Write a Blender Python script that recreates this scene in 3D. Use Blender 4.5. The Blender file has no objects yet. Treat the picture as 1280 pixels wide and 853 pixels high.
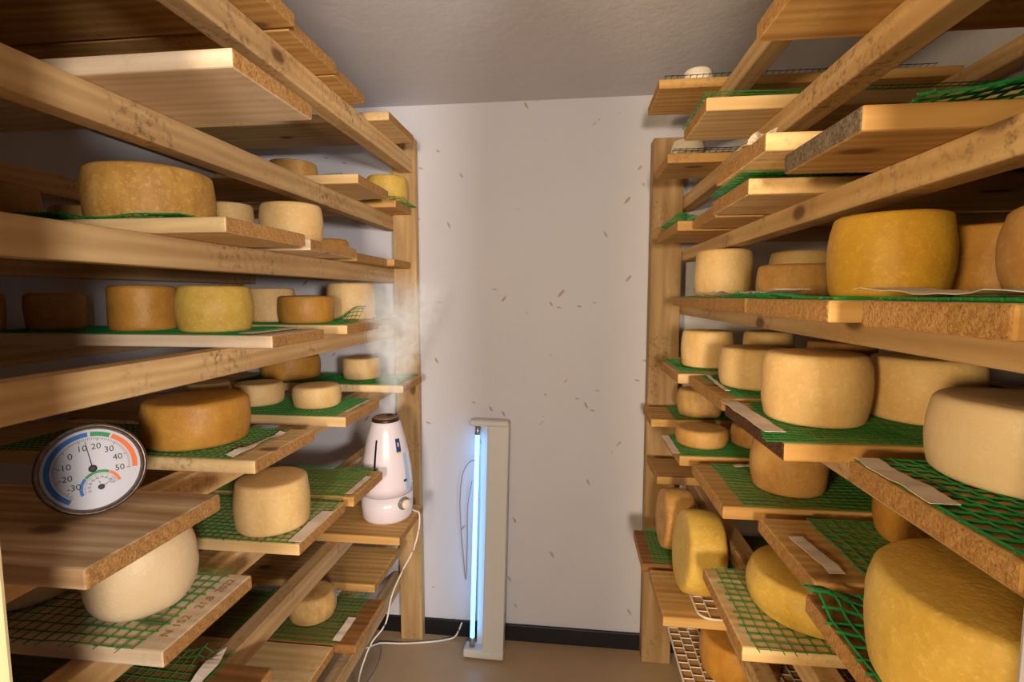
import bpy, bmesh, math, random
from mathutils import Vector, Matrix, noise
random.seed(7)
S = bpy.context.scene
COL = S.collection
PI = math.pi

# ---------------------------------------------------------------- camera, world, lights, exposure
cam = bpy.data.cameras.new('camera')
cam.sensor_width = 36.0
cam.lens = 18.0
cam.clip_start = 0.01
camo = bpy.data.objects.new('camera', cam)
COL.objects.link(camo)
camo.location = (0, 0, 1.39)
camo.rotation_euler = (PI / 2 - math.atan(57 / 640), 0, math.atan(75 / 640))
S.camera = camo

w = bpy.data.worlds.new('hallway_ambient')
S.world = w
w.use_nodes = True
w.node_tree.nodes['Background'].inputs[0].default_value = (0.86, 0.90, 1.0, 1)
w.node_tree.nodes['Background'].inputs[1].default_value = 0.06

def lamp(name, loc, radius, power, colour):
    l = bpy.data.lights.new(name, 'POINT')
    l.shadow_soft_size = radius
    l.energy = power
    l.color = colour
    o = bpy.data.objects.new(name, l)
    COL.objects.link(o)
    o.location = loc
    return o

# the lit hallway behind the open doorway, behind the photographer
lamp('hallway_lamp_left_offscreen', (-0.95, -1.15, 1.42), 0.12, 120.0, (1.0, 0.75, 0.42))
lamp('hallway_lamp_middle_offscreen', (0.02, -1.30, 1.40), 0.12, 150.0, (1.0, 0.84, 0.64))
lamp('hallway_lamp_right_offscreen', (0.85, -1.15, 1.46), 0.12, 165.0, (1.0, 0.90, 0.80))

S.view_settings.view_transform = 'Standard'
S.view_settings.look = 'None'
S.view_settings.gamma = 1.0
S.view_settings.use_curve_mapping = False
S.view_settings.exposure = 0.28

# ---------------------------------------------------------------- helpers
def tag(o, label=None, cat=None, group=None, kind=None):
    if label: o['label'] = label
    if cat: o['category'] = cat
    if group: o['group'] = group
    if kind: o['kind'] = kind
    return o

def empty(name, loc=(0, 0, 0), rot=(0, 0, 0)):
    o = bpy.data.objects.new(name, None)
    o.empty_display_size = 0.05
    COL.objects.link(o)
    o.location = loc
    o.rotation_euler = rot
    return o

def obj(name, me, mat, parent=None, loc=(0, 0, 0), rot=(0, 0, 0), smooth=False):
    if isinstance(me, bmesh.types.BMesh):
        bm = me
        me = bpy.data.meshes.new(name)
        bm.to_mesh(me)
        bm.free()
    mats = mat if isinstance(mat, (list, tuple)) else [mat]
    if not me.materials:
        for m in mats:
            me.materials.append(m)
    if smooth:
        for p in me.polygons:
            p.use_smooth = True
    o = bpy.data.objects.new(name, me)
    COL.objects.link(o)
    o.location = loc
    o.rotation_euler = rot
    if parent: o.parent = parent
    return o

def box_bm(sx, sy, sz, bev=0.003, seg=2, c=(0, 0, 0)):
    bm = bmesh.new()
    bmesh.ops.create_cube(bm, size=1.0)
    for v in bm.verts:
        v.co = Vector((v.co.x * sx + c[0], v.co.y * sy + c[1], v.co.z * sz + c[2]))
    if bev > 0:
        bmesh.ops.bevel(bm, geom=list(bm.edges), offset=bev, segments=seg, profile=0.5, affect='EDGES')
    return bm

def lathe(profile, n=48, cap=True):
    bm = bmesh.new()
    rings = []
    for r, z in profile:
        rings.append([bm.verts.new((r * math.cos(2 * PI * k / n), r * math.sin(2 * PI * k / n), z)) for k in range(n)])
    for a, b in zip(rings[:-1], rings[1:]):
        for k in range(n):
            bm.faces.new((a[k], a[(k + 1) % n], b[(k + 1) % n], b[k]))
    if cap:
        bm.faces.new(list(reversed(rings[0])))
        bm.faces.new(rings[-1])
    bmesh.ops.recalc_face_normals(bm, faces=list(bm.faces))
    return bm

def tube(bm, pts, r, n=6, closed=False):
    pts = [Vector(p) for p in pts]
    rings = []
    m = len(pts)
    ref = Vector((0, 0, 1))
    for i, p in enumerate(pts):
        if closed:
            t = pts[(i + 1) % m] - pts[i - 1]
        else:
            t = pts[min(i + 1, m - 1)] - pts[max(i - 1, 0)]
        if t.length < 1e-9: t = Vector((1, 0, 0))
        t.normalize()
        rf = ref if abs(t.z) < 0.9 else Vector((1, 0, 0))
        u = t.cross(rf).normalized()
        v = u.cross(t)
        rings.append([bm.verts.new(p + u * (r * math.cos(2 * PI * k / n)) + v * (r * math.sin(2 * PI * k / n))) for k in range(n)])
    rng = range(m) if closed else range(m - 1)
    for i in rng:
        a, b = rings[i], rings[(i + 1) % m]
        for k in range(n):
            bm.faces.new((a[k], a[(k + 1) % n], b[(k + 1) % n], b[k]))
    if not closed:
        bm.faces.new(list(reversed(rings[0])))
        bm.faces.new(rings[-1])

def spline(pts, sub=8):
    P = [Vector(p) for p in pts]
    out = []
    for i in range(len(P) - 1):
        p0 = P[max(i - 1, 0)]; p1 = P[i]; p2 = P[i + 1]; p3 = P[min(i + 2, len(P) - 1)]
        for k in range(sub):
            t = k / sub
            out.append(0.5 * ((2 * p1) + (p2 - p0) * t + (2 * p0 - 5 * p1 + 4 * p2 - p3) * t * t + (3 * p1 - p0 - 3 * p2 + p3) * t ** 3))
    out.append(P[-1])
    return out

# ---------------------------------------------------------------- materials
def srgb(r, g, b):
    f = lambda c: (c / 255 / 12.92) if c / 255 <= 0.04045 else ((c / 255 + 0.055) / 1.055) ** 2.4
    return (f(r), f(g), f(b), 1)

class NT:
    def __init__(self, name):
        self.m = bpy.data.materials.new(name)
        self.m.use_nodes = True
        self.t = self.m.node_tree
        self.p = self.t.nodes['Principled BSDF']
    def n(self, typ, **kw):
        nd = self.t.nodes.new(typ)
        for k, v in kw.items():
            if k.startswith('i_'):
                key = k[2:]
                nd.inputs[int(key) if key.isdigit() else key.replace('_', ' ')].default_value = v
            else:
                setattr(nd, k, v)
        return nd
    def l(self, a, b):
        self.t.links.new(a, b)
    def math(self, op, a, b=None, clamp=False):
        nd = self.n('ShaderNodeMath', operation=op, use_clamp=clamp)
        for i, x in enumerate((a, b)):
            if x is None: continue
            if isinstance(x, (int, float)): nd.inputs[i].default_value = x
            else: self.l(x, nd.inputs[i])
        return nd.outputs[0]
    def mix(self, fac, a, b, blend='MIX'):
        nd = self.n('ShaderNodeMix', data_type='RGBA', blend_type=blend)
        if isinstance(fac, (int, float)): nd.inputs[0].default_value = fac
        else: self.l(fac, nd.inputs[0])
        for i, x in ((6, a), (7, b)):
            if isinstance(x, tuple): nd.inputs[i].default_value = x
            else: self.l(x, nd.inputs[i])
        return nd.outputs[2]
    def ramp(self, fac, stops):
        nd = self.n('ShaderNodeValToRGB')
        e = nd.color_ramp.elements
        e[0].position, e[0].color = stops[0][0], stops[0][1]
        e[1].position, e[1].color = stops[-1][0], stops[-1][1]
        for pos, c in stops[1:-1]:
            x = e.new(pos); x.color = c
        self.l(fac, nd.inputs[0])
        return nd.outputs[0]
    def coords(self, scale=(1, 1, 1), rnd=True, rot=(0, 0, 0)):
        tc = self.n('ShaderNodeTexCoord')
        v = tc.outputs['Object']
        if rnd:
            oi = self.n('ShaderNodeObjectInfo')
            cm = self.n('ShaderNodeCombineXYZ')
            self.l(self.math('MULTIPLY', oi.outputs['Random'], 37.0), cm.inputs[0])
            self.l(self.math('MULTIPLY', oi.outputs['Random'], 91.0), cm.inputs[1])
            self.l(self.math('MULTIPLY', oi.outputs['Random'], 53.0), cm.inputs[2])
            ad = self.n('ShaderNodeVectorMath', operation='ADD')
            self.l(v, ad.inputs[0]); self.l(cm.outputs[0], ad.inputs[1])
            v = ad.outputs[0]
        mp = self.n('ShaderNodeMapping')
        mp.inputs['Scale'].default_value = scale
        mp.inputs['Rotation'].default_value = rot
        self.l(v, mp.inputs[0])
        return mp.outputs[0]
    def noise(self, vec, scale, detail=3, rough=0.55, dist=0.0):
        nd = self.n('ShaderNodeTexNoise')
        nd.inputs['Scale'].default_value = scale
        nd.inputs['Detail'].default_value = detail
        nd.inputs['Roughness'].default_value = rough
        nd.inputs['Distortion'].default_value = dist
        self.l(vec, nd.inputs['Vector'])
        return nd.outputs[0]
    def bump(self, h, strength=0.3, dist=0.002):
        nd = self.n('ShaderNodeBump')
        nd.inputs['Strength'].default_value = strength
        nd.inputs['Distance'].default_value = dist
        self.l(h, nd.inputs['Height'])
        self.l(nd.outputs[0], self.p.inputs['Normal'])

def wood(name, light, dark, axis=0, stain=0.35, stain_col=(60, 42, 30), rough=0.62, grain=0.22):
    t = NT(name)
    al, ac = 1.3, 16.0
    sc = [ac, ac, ac]; sc[axis] = al
    v = t.coords(tuple(sc))
    g1 = t.noise(v, 1.0, 4, 0.6, 0.9)
    sc2 = [70, 70, 70]; sc2[axis] = 3.0
    v2 = t.coords(tuple(sc2))
    g2 = t.noise(v2, 1.0, 3, 0.6)
    wv = t.n('ShaderNodeTexWave', wave_type='RINGS', rings_direction='XYZ'[axis], wave_profile='SIN')
    sc3 = [9, 9, 9]; sc3[axis] = 1.1
    wv.inputs['Scale'].default_value = 1.6
    wv.inputs['Distortion'].default_value = 7.0
    wv.inputs['Detail'].default_value = 2.5
    wv.inputs['Detail Scale'].default_value = 0.9
    t.l(t.coords(tuple(sc3)), wv.inputs['Vector'])
    f = t.math('ADD', t.math('MULTIPLY', g1, 0.80), t.math('MULTIPLY', wv.outputs[1], 0.18))
    f = t.math('ADD', f, t.math('MULTIPLY', t.math('SUBTRACT', g2, 0.5), grain))
    L, D = srgb(*light), srgb(*dark)
    c = t.ramp(f, [(0.2, D), (0.5, tuple((a + b) / 2 for a, b in zip(L, D))), (0.72, L)])
    # board to board tone
    oi = t.n('ShaderNodeObjectInfo')
    hs = t.n('ShaderNodeHueSaturation')
    t.l(c, hs.inputs['Color'])
    mr = t.n('ShaderNodeMapRange'); mr.inputs[3].default_value = 0.82; mr.inputs[4].default_value = 1.14
    t.l(oi.outputs['Random'], mr.inputs[0]); t.l(mr.outputs[0], hs.inputs['Value'])
    c = hs.outputs[0]
    # knots run right through the wood
    sp = t.n('ShaderNodeSeparateXYZ'); t.l(t.coords((1, 1, 1)), sp.inputs[0])
    cb = t.n('ShaderNodeCombineXYZ')
    t.l(t.math('MULTIPLY', sp.outputs[axis], 2.6), cb.inputs[0])
    t.l(t.math('MULTIPLY', sp.outputs[(axis + 1) % 3], 5.0), cb.inputs[1])
    vo = t.n('ShaderNodeTexVoronoi', feature='F1', voronoi_dimensions='2D')
    vo.inputs['Scale'].default_value = 1.0
    t.l(cb.outputs[0], vo.inputs['Vector'])
    kn = t.n('ShaderNodeMapRange', interpolation_type='SMOOTHSTEP')
    kn.inputs[1].default_value = 0.085; kn.inputs[2].default_value = 0.035
    kc = t.n('ShaderNodeSeparateColor'); t.l(vo.outputs['Color'], kc.inputs[0])
    t.l(t.math('ADD', vo.outputs['Distance'], t.math('MULTIPLY', t.math('LESS_THAN', kc.outputs[0], 0.45), 1.0)), kn.inputs[0])
    halo = t.n('ShaderNodeMapRange', interpolation_type='SMOOTHSTEP')
    halo.inputs[1].default_value = 0.22; halo.inputs[2].default_value = 0.06
    t.l(t.math('ADD', vo.outputs['Distance'], t.math('MULTIPLY', t.math('LESS_THAN', kc.outputs[0], 0.45), 1.0)), halo.inputs[0])
    c = t.mix(t.math('MULTIPLY', halo.outputs[0], 0.35), c, D)
    c = t.mix(t.math('MULTIPLY', kn.outputs[0], 0.75), c, srgb(74, 46, 24))
    # damp mould stains
    s1 = t.noise(t.coords((1, 1, 1)), 5.5, 2, 0.5)
    s2 = t.noise(t.coords((1, 1, 1)), 75, 3, 0.7)
    st = t.math('MULTIPLY', t.math('MULTIPLY', t.math('SUBTRACT', s1, 0.48, True), 5.0, True), t.math('MULTIPLY', t.math('SUBTRACT', s2, 0.5, True), 5.0, True))
    c = t.mix(t.math('MULTIPLY', st, stain), c, srgb(*stain_col))
    t.l(c, t.p.inputs['Base Color'])
    t.p.inputs['Roughness'].default_value = rough
    t.p.inputs['Specular IOR Level'].default_value = 0.25
    t.bump(g2, 0.16, 0.0012)
    return t.m

def endgrain(name, light, dark):
    t = NT(name)
    n1 = t.noise(t.coords((1, 1, 1)), 300, 3, 0.75)
    n2 = t.noise(t.coords((1, 3, 1)), 26, 3, 0.6, 1.2)
    wv = t.n('ShaderNodeTexWave', wave_type='RINGS', rings_direction='X')
    wv.inputs['Scale'].default_value = 22; wv.inputs['Distortion'].default_value = 2.5
    t.l(t.coords((1, 1, 1.3)), wv.inputs['Vector'])
    f = t.math('ADD', t.math('MULTIPLY', n1, 0.72), t.math('MULTIPLY', n2, 0.3))
    f = t.math('ADD', f, t.math('MULTIPLY', wv.outputs[1], 0.05))
    c = t.ramp(f, [(0.36, srgb(*dark)), (0.72, srgb(*light))])
    t.l(c, t.p.inputs['Base Color'])
    t.p.inputs['Roughness'].default_value = 0.8
    t.p.inputs['Specular IOR Level'].default_value = 0.15
    t.bump(n1, 0.8, 0.003)
    return t.m

def cheese(name, base, spot, rough=0.5, mott=0.6, fine=0.25):
    t = NT(name)
    v = t.coords((1, 1, 1))
    n1 = t.noise(v, 16, 4, 0.65)
    n2 = t.noise(v, 130, 3, 0.7)
    vs = t.coords((1, 1, 0.35))
    n3 = t.noise(vs, 34, 3, 0.6)
    f = t.math('ADD', t.math('MULTIPLY', n1, 0.62), t.math('MULTIPLY', n3, 0.38))
    k = t.n('ShaderNodeMapRange'); k.inputs[1].default_value = 0.34; k.inputs[2].default_value = 0.66
    t.l(f, k.inputs[0])
    c = t.mix(t.math('MULTIPLY', k.outputs[0], mott), srgb(*base), srgb(*spot))
    sp = t.math('MULTIPLY', t.math('SUBTRACT', n2, 0.52, True), 3.0, True)
    c = t.mix(t.math('MULTIPLY', sp, fine), c, srgb(*[min(255, int(x * 1.1 + 22)) for x in base]))
    oi = t.n('ShaderNodeObjectInfo')
    hs = t.n('ShaderNodeHueSaturation'); t.l(c, hs.inputs['Color'])
    mr = t.n('ShaderNodeMapRange'); mr.inputs[3].default_value = 0.92; mr.inputs[4].default_value = 1.06
    t.l(oi.outputs['Random'], mr.inputs[0]); t.l(mr.outputs[0], hs.inputs['Value'])
    t.l(hs.outputs[0], t.p.inputs['Base Color'])
    t.p.inputs['Roughness'].default_value = rough
    t.p.inputs['Specular IOR Level'].default_value = 0.3
    t.p.inputs['Subsurface Weight'].default_value = 0.08
    t.p.inputs['Subsurface Radius'].default_value = (0.012, 0.007, 0.003)
    t.bump(t.math('ADD', n2, t.math('MULTIPLY', n1, 0.8)), 0.42, 0.0022)
    return t.m

def plain(name, col, rough=0.5, metal=0.0, spec=0.4, nscale=0, namt=0.1):
    t = NT(name)
    if nscale:
        n1 = t.noise(t.coords((1, 1, 1)), nscale, 3, 0.6)
        c = t.mix(n1, tuple(x * (1 - namt) for x in srgb(*col)[:3]) + (1,), tuple(min(1, x * (1 + namt)) for x in srgb(*col)[:3]) + (1,))
        t.l(c, t.p.inputs['Base Color'])
    else:
        t.p.inputs['Base Color'].default_value = srgb(*col)
    t.p.inputs['Roughness'].default_value = rough
    t.p.inputs['Metallic'].default_value = metal
    t.p.inputs['Specular IOR Level'].default_value = spec
    return t.m

def plaster(name, col, marks=True, mark_col=(158, 126, 92)):
    t = NT(name)
    v = t.coords((1, 1, 1), rnd=False)
    n1 = t.noise(v, 1.8, 4, 0.6)
    n2 = t.noise(v, 60, 4, 0.65)
    n3 = t.noise(t.coords((1, 1, 0.22), rnd=False), 9, 3, 0.6)
    C = srgb(*col)
    c = t.mix(n1, tuple(x * 0.93 for x in C[:3]) + (1,), tuple(min(1, x * 1.05) for x in C[:3]) + (1,))
    if marks:
        for rot, sc, th, keep, off in (((0, 0.5, 0), (30, 8, 10), 0.17, 0.88, 0), ((0, -0.7, 0), (26, 8, 9), 0.17, 0.88, 3), ((0, 1.3, 0), (38, 9, 14), 0.17, 0.9, 7), ((0, 0.2, 0), (14, 14, 9), 0.08, 0.85, 11)):
            vo = t.n('ShaderNodeTexVoronoi', feature='F1')
            vo.inputs['Scale'].default_value = 1.0
            mp = t.coords((1, 1, 1), rnd=False, rot=rot)
            ml = t.n('ShaderNodeVectorMath', operation='MULTIPLY')
            t.l(mp, ml.inputs[0]); ml.inputs[1].default_value = sc
            ad = t.n('ShaderNodeVectorMath', operation='ADD')
            t.l(ml.outputs[0], ad.inputs[0]); ad.inputs[1].default_value = (off, off * 1.7, off * 0.6)
            t.l(ad.outputs[0], vo.inputs['Vector'])
            sp = t.n('ShaderNodeSeparateColor'); t.l(vo.outputs['Color'], sp.inputs[0])
            mk = t.n('ShaderNodeMapRange'); mk.inputs[1].default_value = th; mk.inputs[2].default_value = th * 0.55
            dd = t.math('ADD', vo.outputs['Distance'], t.math('MULTIPLY', t.math('SUBTRACT', n2, 0.5), 0.2))
            t.l(dd, mk.inputs[0])
            mm = t.math('MULTIPLY', mk.outputs[0], t.math('GREATER_THAN', sp.outputs[0], keep))
            c = t.mix(t.math('MULTIPLY', mm, t.math('ADD', t.math('MULTIPLY', sp.outputs[1], 0.6), 0.25)), c, srgb(*mark_col))
    t.l(c, t.p.inputs['Base Color'])
    t.p.inputs['Roughness'].default_value = 0.55
    t.p.inputs['Specular IOR Level'].default_value = 0.3
    t.bump(t.math('ADD', t.math('MULTIPLY', n3, 1.0), t.math('MULTIPLY', n2, 0.35)), 0.5, 0.005)
    return t.m

M = {}
LW = dict(light=(222, 190, 146), dark=(172, 128, 82))
M['rail_l'] = wood('pine_rail', (222, 188, 136), (178, 140, 92), 1, 0.8)
M['rail_r'] = M['rail_l']
M['post'] = wood('pine_post', (204, 170, 120), (152, 116, 74), 2, 0.5)
M['end_l'] = endgrain('end_grain', (206, 160, 100), (138, 94, 50))
M['end_r'] = M['end_l']
M['end_b'] = endgrain('end_bark', (120, 84, 52), (44, 28, 18))
M['end_g'] = endgrain('end_grain_mouldy', (150, 132, 108), (62, 50, 40))
M['bd_l'] = wood('pine_board_pale', (232, 204, 152), (194, 154, 98), 0, 0.45)
M['bd_m'] = wood('pine_board_honey', (216, 174, 108), (162, 116, 58), 0, 0.5)
M['bd_d'] = wood('pine_board_dark', (160, 112, 62), (98, 62, 32), 0, 0.6)
M['bd_w'] = wood('pine_board_white', (240, 222, 196), (206, 176, 136), 0, 0.25)
M['bd_g'] = wood('board_weathered_gauge', (232, 204, 160), (176, 132, 90), 0, 0.2, grain=0.9)
M['cream'] = cheese('rind_cream', (226, 194, 138), (204, 160, 94), 0.5, 0.75, 0.4)
M['ivory'] = cheese('rind_ivory', (236, 212, 172), (222, 190, 140), 0.42, 0.45, 0.12)
M['yellow'] = cheese('rind_yellow', (216, 170, 62), (186, 132, 28), 0.5, 0.8, 0.5)
M['orange'] = cheese('rind_orange', (206, 152, 68), (170, 112, 38), 0.45, 0.8, 0.3)
M['amber'] = cheese('rind_amber', (206, 160, 82), (152, 104, 42), 0.55, 0.95, 0.6)
M['gold'] = cheese('rind_gold', (222, 188, 94), (194, 152, 58), 0.5, 0.8, 0.5)
M['tan'] = cheese('rind_tan', (208, 164, 98), (172, 120, 58), 0.55, 0.9, 0.35)
M['mottled'] = cheese('rind_mottled', (214, 176, 112), (166, 122, 66), 0.55, 1.0, 0.4)
M['chalk'] = cheese('rind_chalk', (236, 228, 212), (216, 200, 176), 0.6)
M['net_g'] = plain('green_plastic_net', (22, 132, 64), 0.4, 0, 0.4, 40, 0.35)
M['net_k'] = plain('black_plastic_net', (26, 28, 28), 0.5)
M['paper'] = plain('paper_strip', (226, 212, 196), 0.8, 0, 0.2, 120, 0.12)
M['wire'] = plain('white_coated_wire', (226, 216, 204), 0.4)
M['ceil'] = plaster('plaster_ceiling', (206, 205, 214), False)
M['wall'] = plaster('plaster_wall', (206, 205, 214))
M['side'] = plaster('plaster_side_wall', (206, 205, 214), False)
M['base'] = plain('black_rubber_skirting', (20, 20, 26), 0.45, 0, 0.4)
M['floor'] = None

def floor_mat():
    t = NT('tan_vinyl_floor')
    v = t.coords((1, 1, 1), rnd=False)
    n1 = t.noise(v, 3, 4, 0.6); n2 = t.noise(v, 180, 2, 0.6)
    c = t.mix(n1, srgb(164, 138, 106), srgb(188, 160, 124))
    c = t.mix(t.math('MULTIPLY', n2, 0.3), c, srgb(150, 124, 98))
    t.l(c, t.p.inputs['Base Color'])
    t.p.inputs['Roughness'].default_value = 0.38
    t.bump(n2, 0.1, 0.001)
    return t.m
M['floor'] = floor_mat()
M['white'] = plain('white_enamel', (206, 204, 204), 0.35, 0, 0.5)
M['plastic'] = plain('white_gloss_plastic', (226, 216, 226), 0.22, 0, 0.5)
M['seam'] = plain('grey_seam', (150, 140, 150), 0.4)
M['lid'] = plain('brown_lid', (120, 96, 78), 0.4)
M['darklid'] = plain('dark_brown_ring', (52, 34, 26), 0.35)
M['black'] = plain('black_plastic', (16, 15, 17), 0.35)
M['blue_stk'] = plain('blue_sticker', (28, 70, 140), 0.35)
M['yel_stk'] = plain('yellow_sticker', (220, 190, 90), 0.4)
M['pale_stk'] = plain('pale_blue_sticker', (168, 196, 232), 0.35)
M['knob'] = plain('cream_knob', (226, 216, 196), 0.35)
M['greyk'] = plain('grey_knob_ring', (120, 108, 110), 0.4)
M['cord'] = plain('white_cord', (226, 220, 214), 0.45)
M['cordg'] = plain('grey_cord', (150, 140, 132), 0.5)
M['chrome'] = plain('worn_chrome', (112, 98, 88), 0.36, 0.8, 0.5, 220, 0.9)
M['dial'] = plain('white_dial', (204, 202, 208), 0.45)
M['d_blue'] = plain('dial_blue', (24, 108, 190), 0.45)
M['d_green'] = plain('dial_green', (40, 142, 76), 0.45)
M['d_orange'] = plain('dial_orange', (236, 116, 52), 0.45)
M['ink'] = plain('dial_ink', (30, 30, 34), 0.5)
M['pencil'] = plain('pencil_mark', (172, 136, 100), 0.8)
M['metal'] = plain('aluminium_cap', (170, 170, 172), 0.35, 0.8)
M['jambw'] = wood('painted_jamb_cream', (238, 226, 188), (222, 202, 150), 2, 0.1)
M['jambg'] = plain('painted_jamb_grey', (196, 190, 196), 0.5)

def uv_tube_mat():
    t = NT('uv_tube_glow')
    t.p.inputs['Base Color'].default_value = (0.7, 0.9, 1, 1)
    t.p.inputs['Emission Color'].default_value = (0.07, 0.46, 1.0, 1)
    t.p.inputs['Emission Strength'].default_value = 5.5
    return t.m
M['uv'] = uv_tube_mat()

def glass_mat():
    t = NT('dial_glass')
    t.t.nodes.remove(t.p)
    o = t.t.nodes['Material Output']
    tr = t.n('ShaderNodeBsdfTransparent'); gl = t.n('ShaderNodeBsdfGlossy')
    gl.inputs['Roughness'].default_value = 0.06
    fr = t.n('ShaderNodeFresnel'); fr.inputs[0].default_value = 1.45
    mx = t.n('ShaderNodeMixShader')
    t.l(fr.outputs[0], mx.inputs[0]); t.l(tr.outputs[0], mx.inputs[1]); t.l(gl.outputs[0], mx.inputs[2])
    t.l(mx.outputs[0], o.inputs[0])
    return t.m
M['glass'] = glass_mat()

def steam_mat():
    t = NT('steam')
    t.t.nodes.remove(t.p)
    o = t.t.nodes['Material Output']
    tc = t.n('ShaderNodeTexCoord')
    n1 = t.noise(tc.outputs['Object'], 18, 4, 0.65, 1.2)
    # fade towards the outside of the plume: radial distance from its (leaning) axis
    sx = t.n('ShaderNodeSeparateXYZ'); t.l(tc.outputs['Object'], sx.inputs[0])
    z = sx.outputs[2]
    cx = t.math('MULTIPLY', z, 0.10)
    dx = t.math('SUBTRACT', sx.outputs[0], cx)
    r = t.math('SQRT', t.math('ADD', t.math('MULTIPLY', dx, dx), t.math('MULTIPLY', sx.outputs[1], sx.outputs[1])))
    rad = t.math('ADD', t.math('MULTIPLY', z, 0.36), 0.024)
    fall = t.math('SUBTRACT', 1.0, t.math('DIVIDE', r, rad), True)
    zf = t.n('ShaderNodeMapRange', interpolation_type='SMOOTHSTEP'); zf.inputs[1].default_value = 0.45; zf.inputs[2].default_value = 0.22
    t.l(z, zf.inputs[0])
    nz = t.math('MULTIPLY', t.math('SUBTRACT', n1, 0.38, True), 4.5)
    d = t.math('MULTIPLY', t.math('MULTIPLY', fall, zf.outputs[0]), nz)
    vs = t.n('ShaderNodeVolumeScatter')
    vs.inputs['Color'].default_value = (1, 1, 1, 1)
    vs.inputs['Anisotropy'].default_value = -0.45
    t.l(t.math('MULTIPLY', d, 19.0), vs.inputs['Density'])
    t.l(vs.outputs[0], o.inputs['Volume'])
    return t.m
M['steam'] = steam_mat()

# ---------------------------------------------------------------- room shell
XW0, XW1, YW0, YW1, ZC = -1.36, 1.005, 0.31, 1.95, 2.105
JX0, JX1 = -0.406, 0.256          # doorway
def slab(name, x0, x1, y0, y1, z0, z1, mat, bev=0.0):
    c = ((x0 + x1) / 2, (y0 + y1) / 2, (z0 + z1) / 2)
    o = obj(name, box_bm(x1 - x0, y1 - y0, z1 - z0, bev), mat, None, c)
    return tag(o, kind='structure')
slab('floor', XW0 - .06, XW1 + .06, -1.6, YW1 + .06, -0.05, 0, M['floor'])
slab('ceiling', XW0 - .06, XW1 + .06, YW0 - .07, YW1 + .06, ZC, ZC + .05, M['ceil'])
slab('wall_back', XW0 - .06, XW1 + .06, YW1, YW1 + .06, 0, ZC, M['wall'])
slab('wall_left', XW0 - .06, XW0, YW0 - .07, YW1, 0, ZC, M['side'])
slab('wall_right', XW1, XW1 + .06, YW0 - .07, YW1, 0, ZC, M['side'])
slab('wall_front_left', XW0, JX0 - .02, YW0 - .07, YW0, 0, ZC, M['side'])
slab('wall_front_right', JX1 + .02, XW1, YW0 - .07, YW0, 0, ZC, M['side'])
slab('wall_front_top', JX0 - .02, JX1 + .02, YW0 - .07, YW0, 2.03, ZC, M['side'])
slab('trim_1', JX0 - .02, JX0, YW0 - .075, YW0, 0, 2.03, M['jambw'], 0.004)
slab('trim_2', JX1, JX1 + .02, YW0 - .075, YW0, 0, 2.03, M['jambg'], 0.004)
slab('baseboard_back', XW0, XW1, YW1 - .012, YW1, 0, 0.068, M['base'], 0.003)

# ---------------------------------------------------------------- racks
LT = [1.69, 1.49, 1.285, 1.07, 0.865, 0.665, 0.46, 0.26]
RT = [1.735, 1.548, 1.36, 1.17, 0.98, 0.80, 0.61, 0.42, 0.23]
def rail(parent, x0, x1, y0, y1, ztop, h, mat, px, py):
    bm = box_bm(x1 - x0, y1 - y0, h, 0.003, 2)
    return obj('rail', bm, mat, parent, ((x0 + x1) / 2 - px, (y0 + y1) / 2 - py, ztop - h / 2))
def post(parent, x0, x1, y0, y1, z1, px, py):
    bm = box_bm(x1 - x0, y1 - y0, z1, 0.004, 2)
    return obj('post', bm, M['post'], parent, ((x0 + x1) / 2 - px, (y0 + y1) / 2 - py, z1 / 2))

rx, ry = -0.98, 1.1
rackL = tag(empty('shelf_rack', (rx, ry, 0)), 'pale pine rack of posts and rails on the thermometer and humidifier side', 'shelf rack')
for z in LT:
    h = 0.053
    rail(rackL, -0.716, -0.676, 0.32, 1.948, z, h, M['rail_l'], rx, ry)
    rail(rackL, -1.315, -1.27, 0.32, 1.948, z, 0.055, M['rail_l'], rx, ry)
rail(rackL, -0.645, -0.597, 0.32, 1.903, 1.90, 0.056, M['rail_l'], rx, ry)
rail(rackL, -1.315, -1.27, 0.32, 1.948, 1.90, 0.055, M['rail_l'], rx, ry)
post(rackL, -0.676, -0.587, 1.898, 1.9385, 1.972, rx, ry)
post(rackL, -0.80, -0.717, 0.315, 0.36, 1.95, rx, ry)
post(rackL, -1.358, -1.316, 1.85, 1.9385, 1.972, rx, ry)
post(rackL, -1.358, -1.316, 0.33, 0.43, 1.972, rx, ry)

sx, sy = 0.66, 1.1
rackR = tag(empty('shelf_rack', (sx, sy, 0)), 'honey pine rack of posts and rails holding leaning cheeses and wire racks', 'shelf rack')
for z in RT:
    h = 0.044 if z > 1.7 else (0.037 if z > 1.0 else 0.045)
    rail(rackR, 0.382, 0.424, 0.32, 1.948, z, h, M['rail_r'], sx, sy)
    rail(rackR, 0.93, 0.972, 0.32, 1.948, z, 0.045, M['rail_r'], sx, sy)
rail(rackR, 0.382, 0.424, 0.32, 1.948, 1.935, 0.048, M['rail_r'], sx, sy)
rail(rackR, 0.93, 0.972, 0.32, 1.948, 1.935, 0.045, M['rail_r'], sx, sy)
post(rackR, 0.275, 0.381, 1.875, 1.9385, 1.934, sx, sy)
post(rackR, 0.425, 0.50, 0.315, 0.35, 1.925, sx, sy)
post(rackR, 0.973, 1.004, 1.85, 1.9385, 1.95, sx, sy)
post(rackR, 0.973, 1.004, 0.33, 0.43, 1.95, sx, sy)

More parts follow.
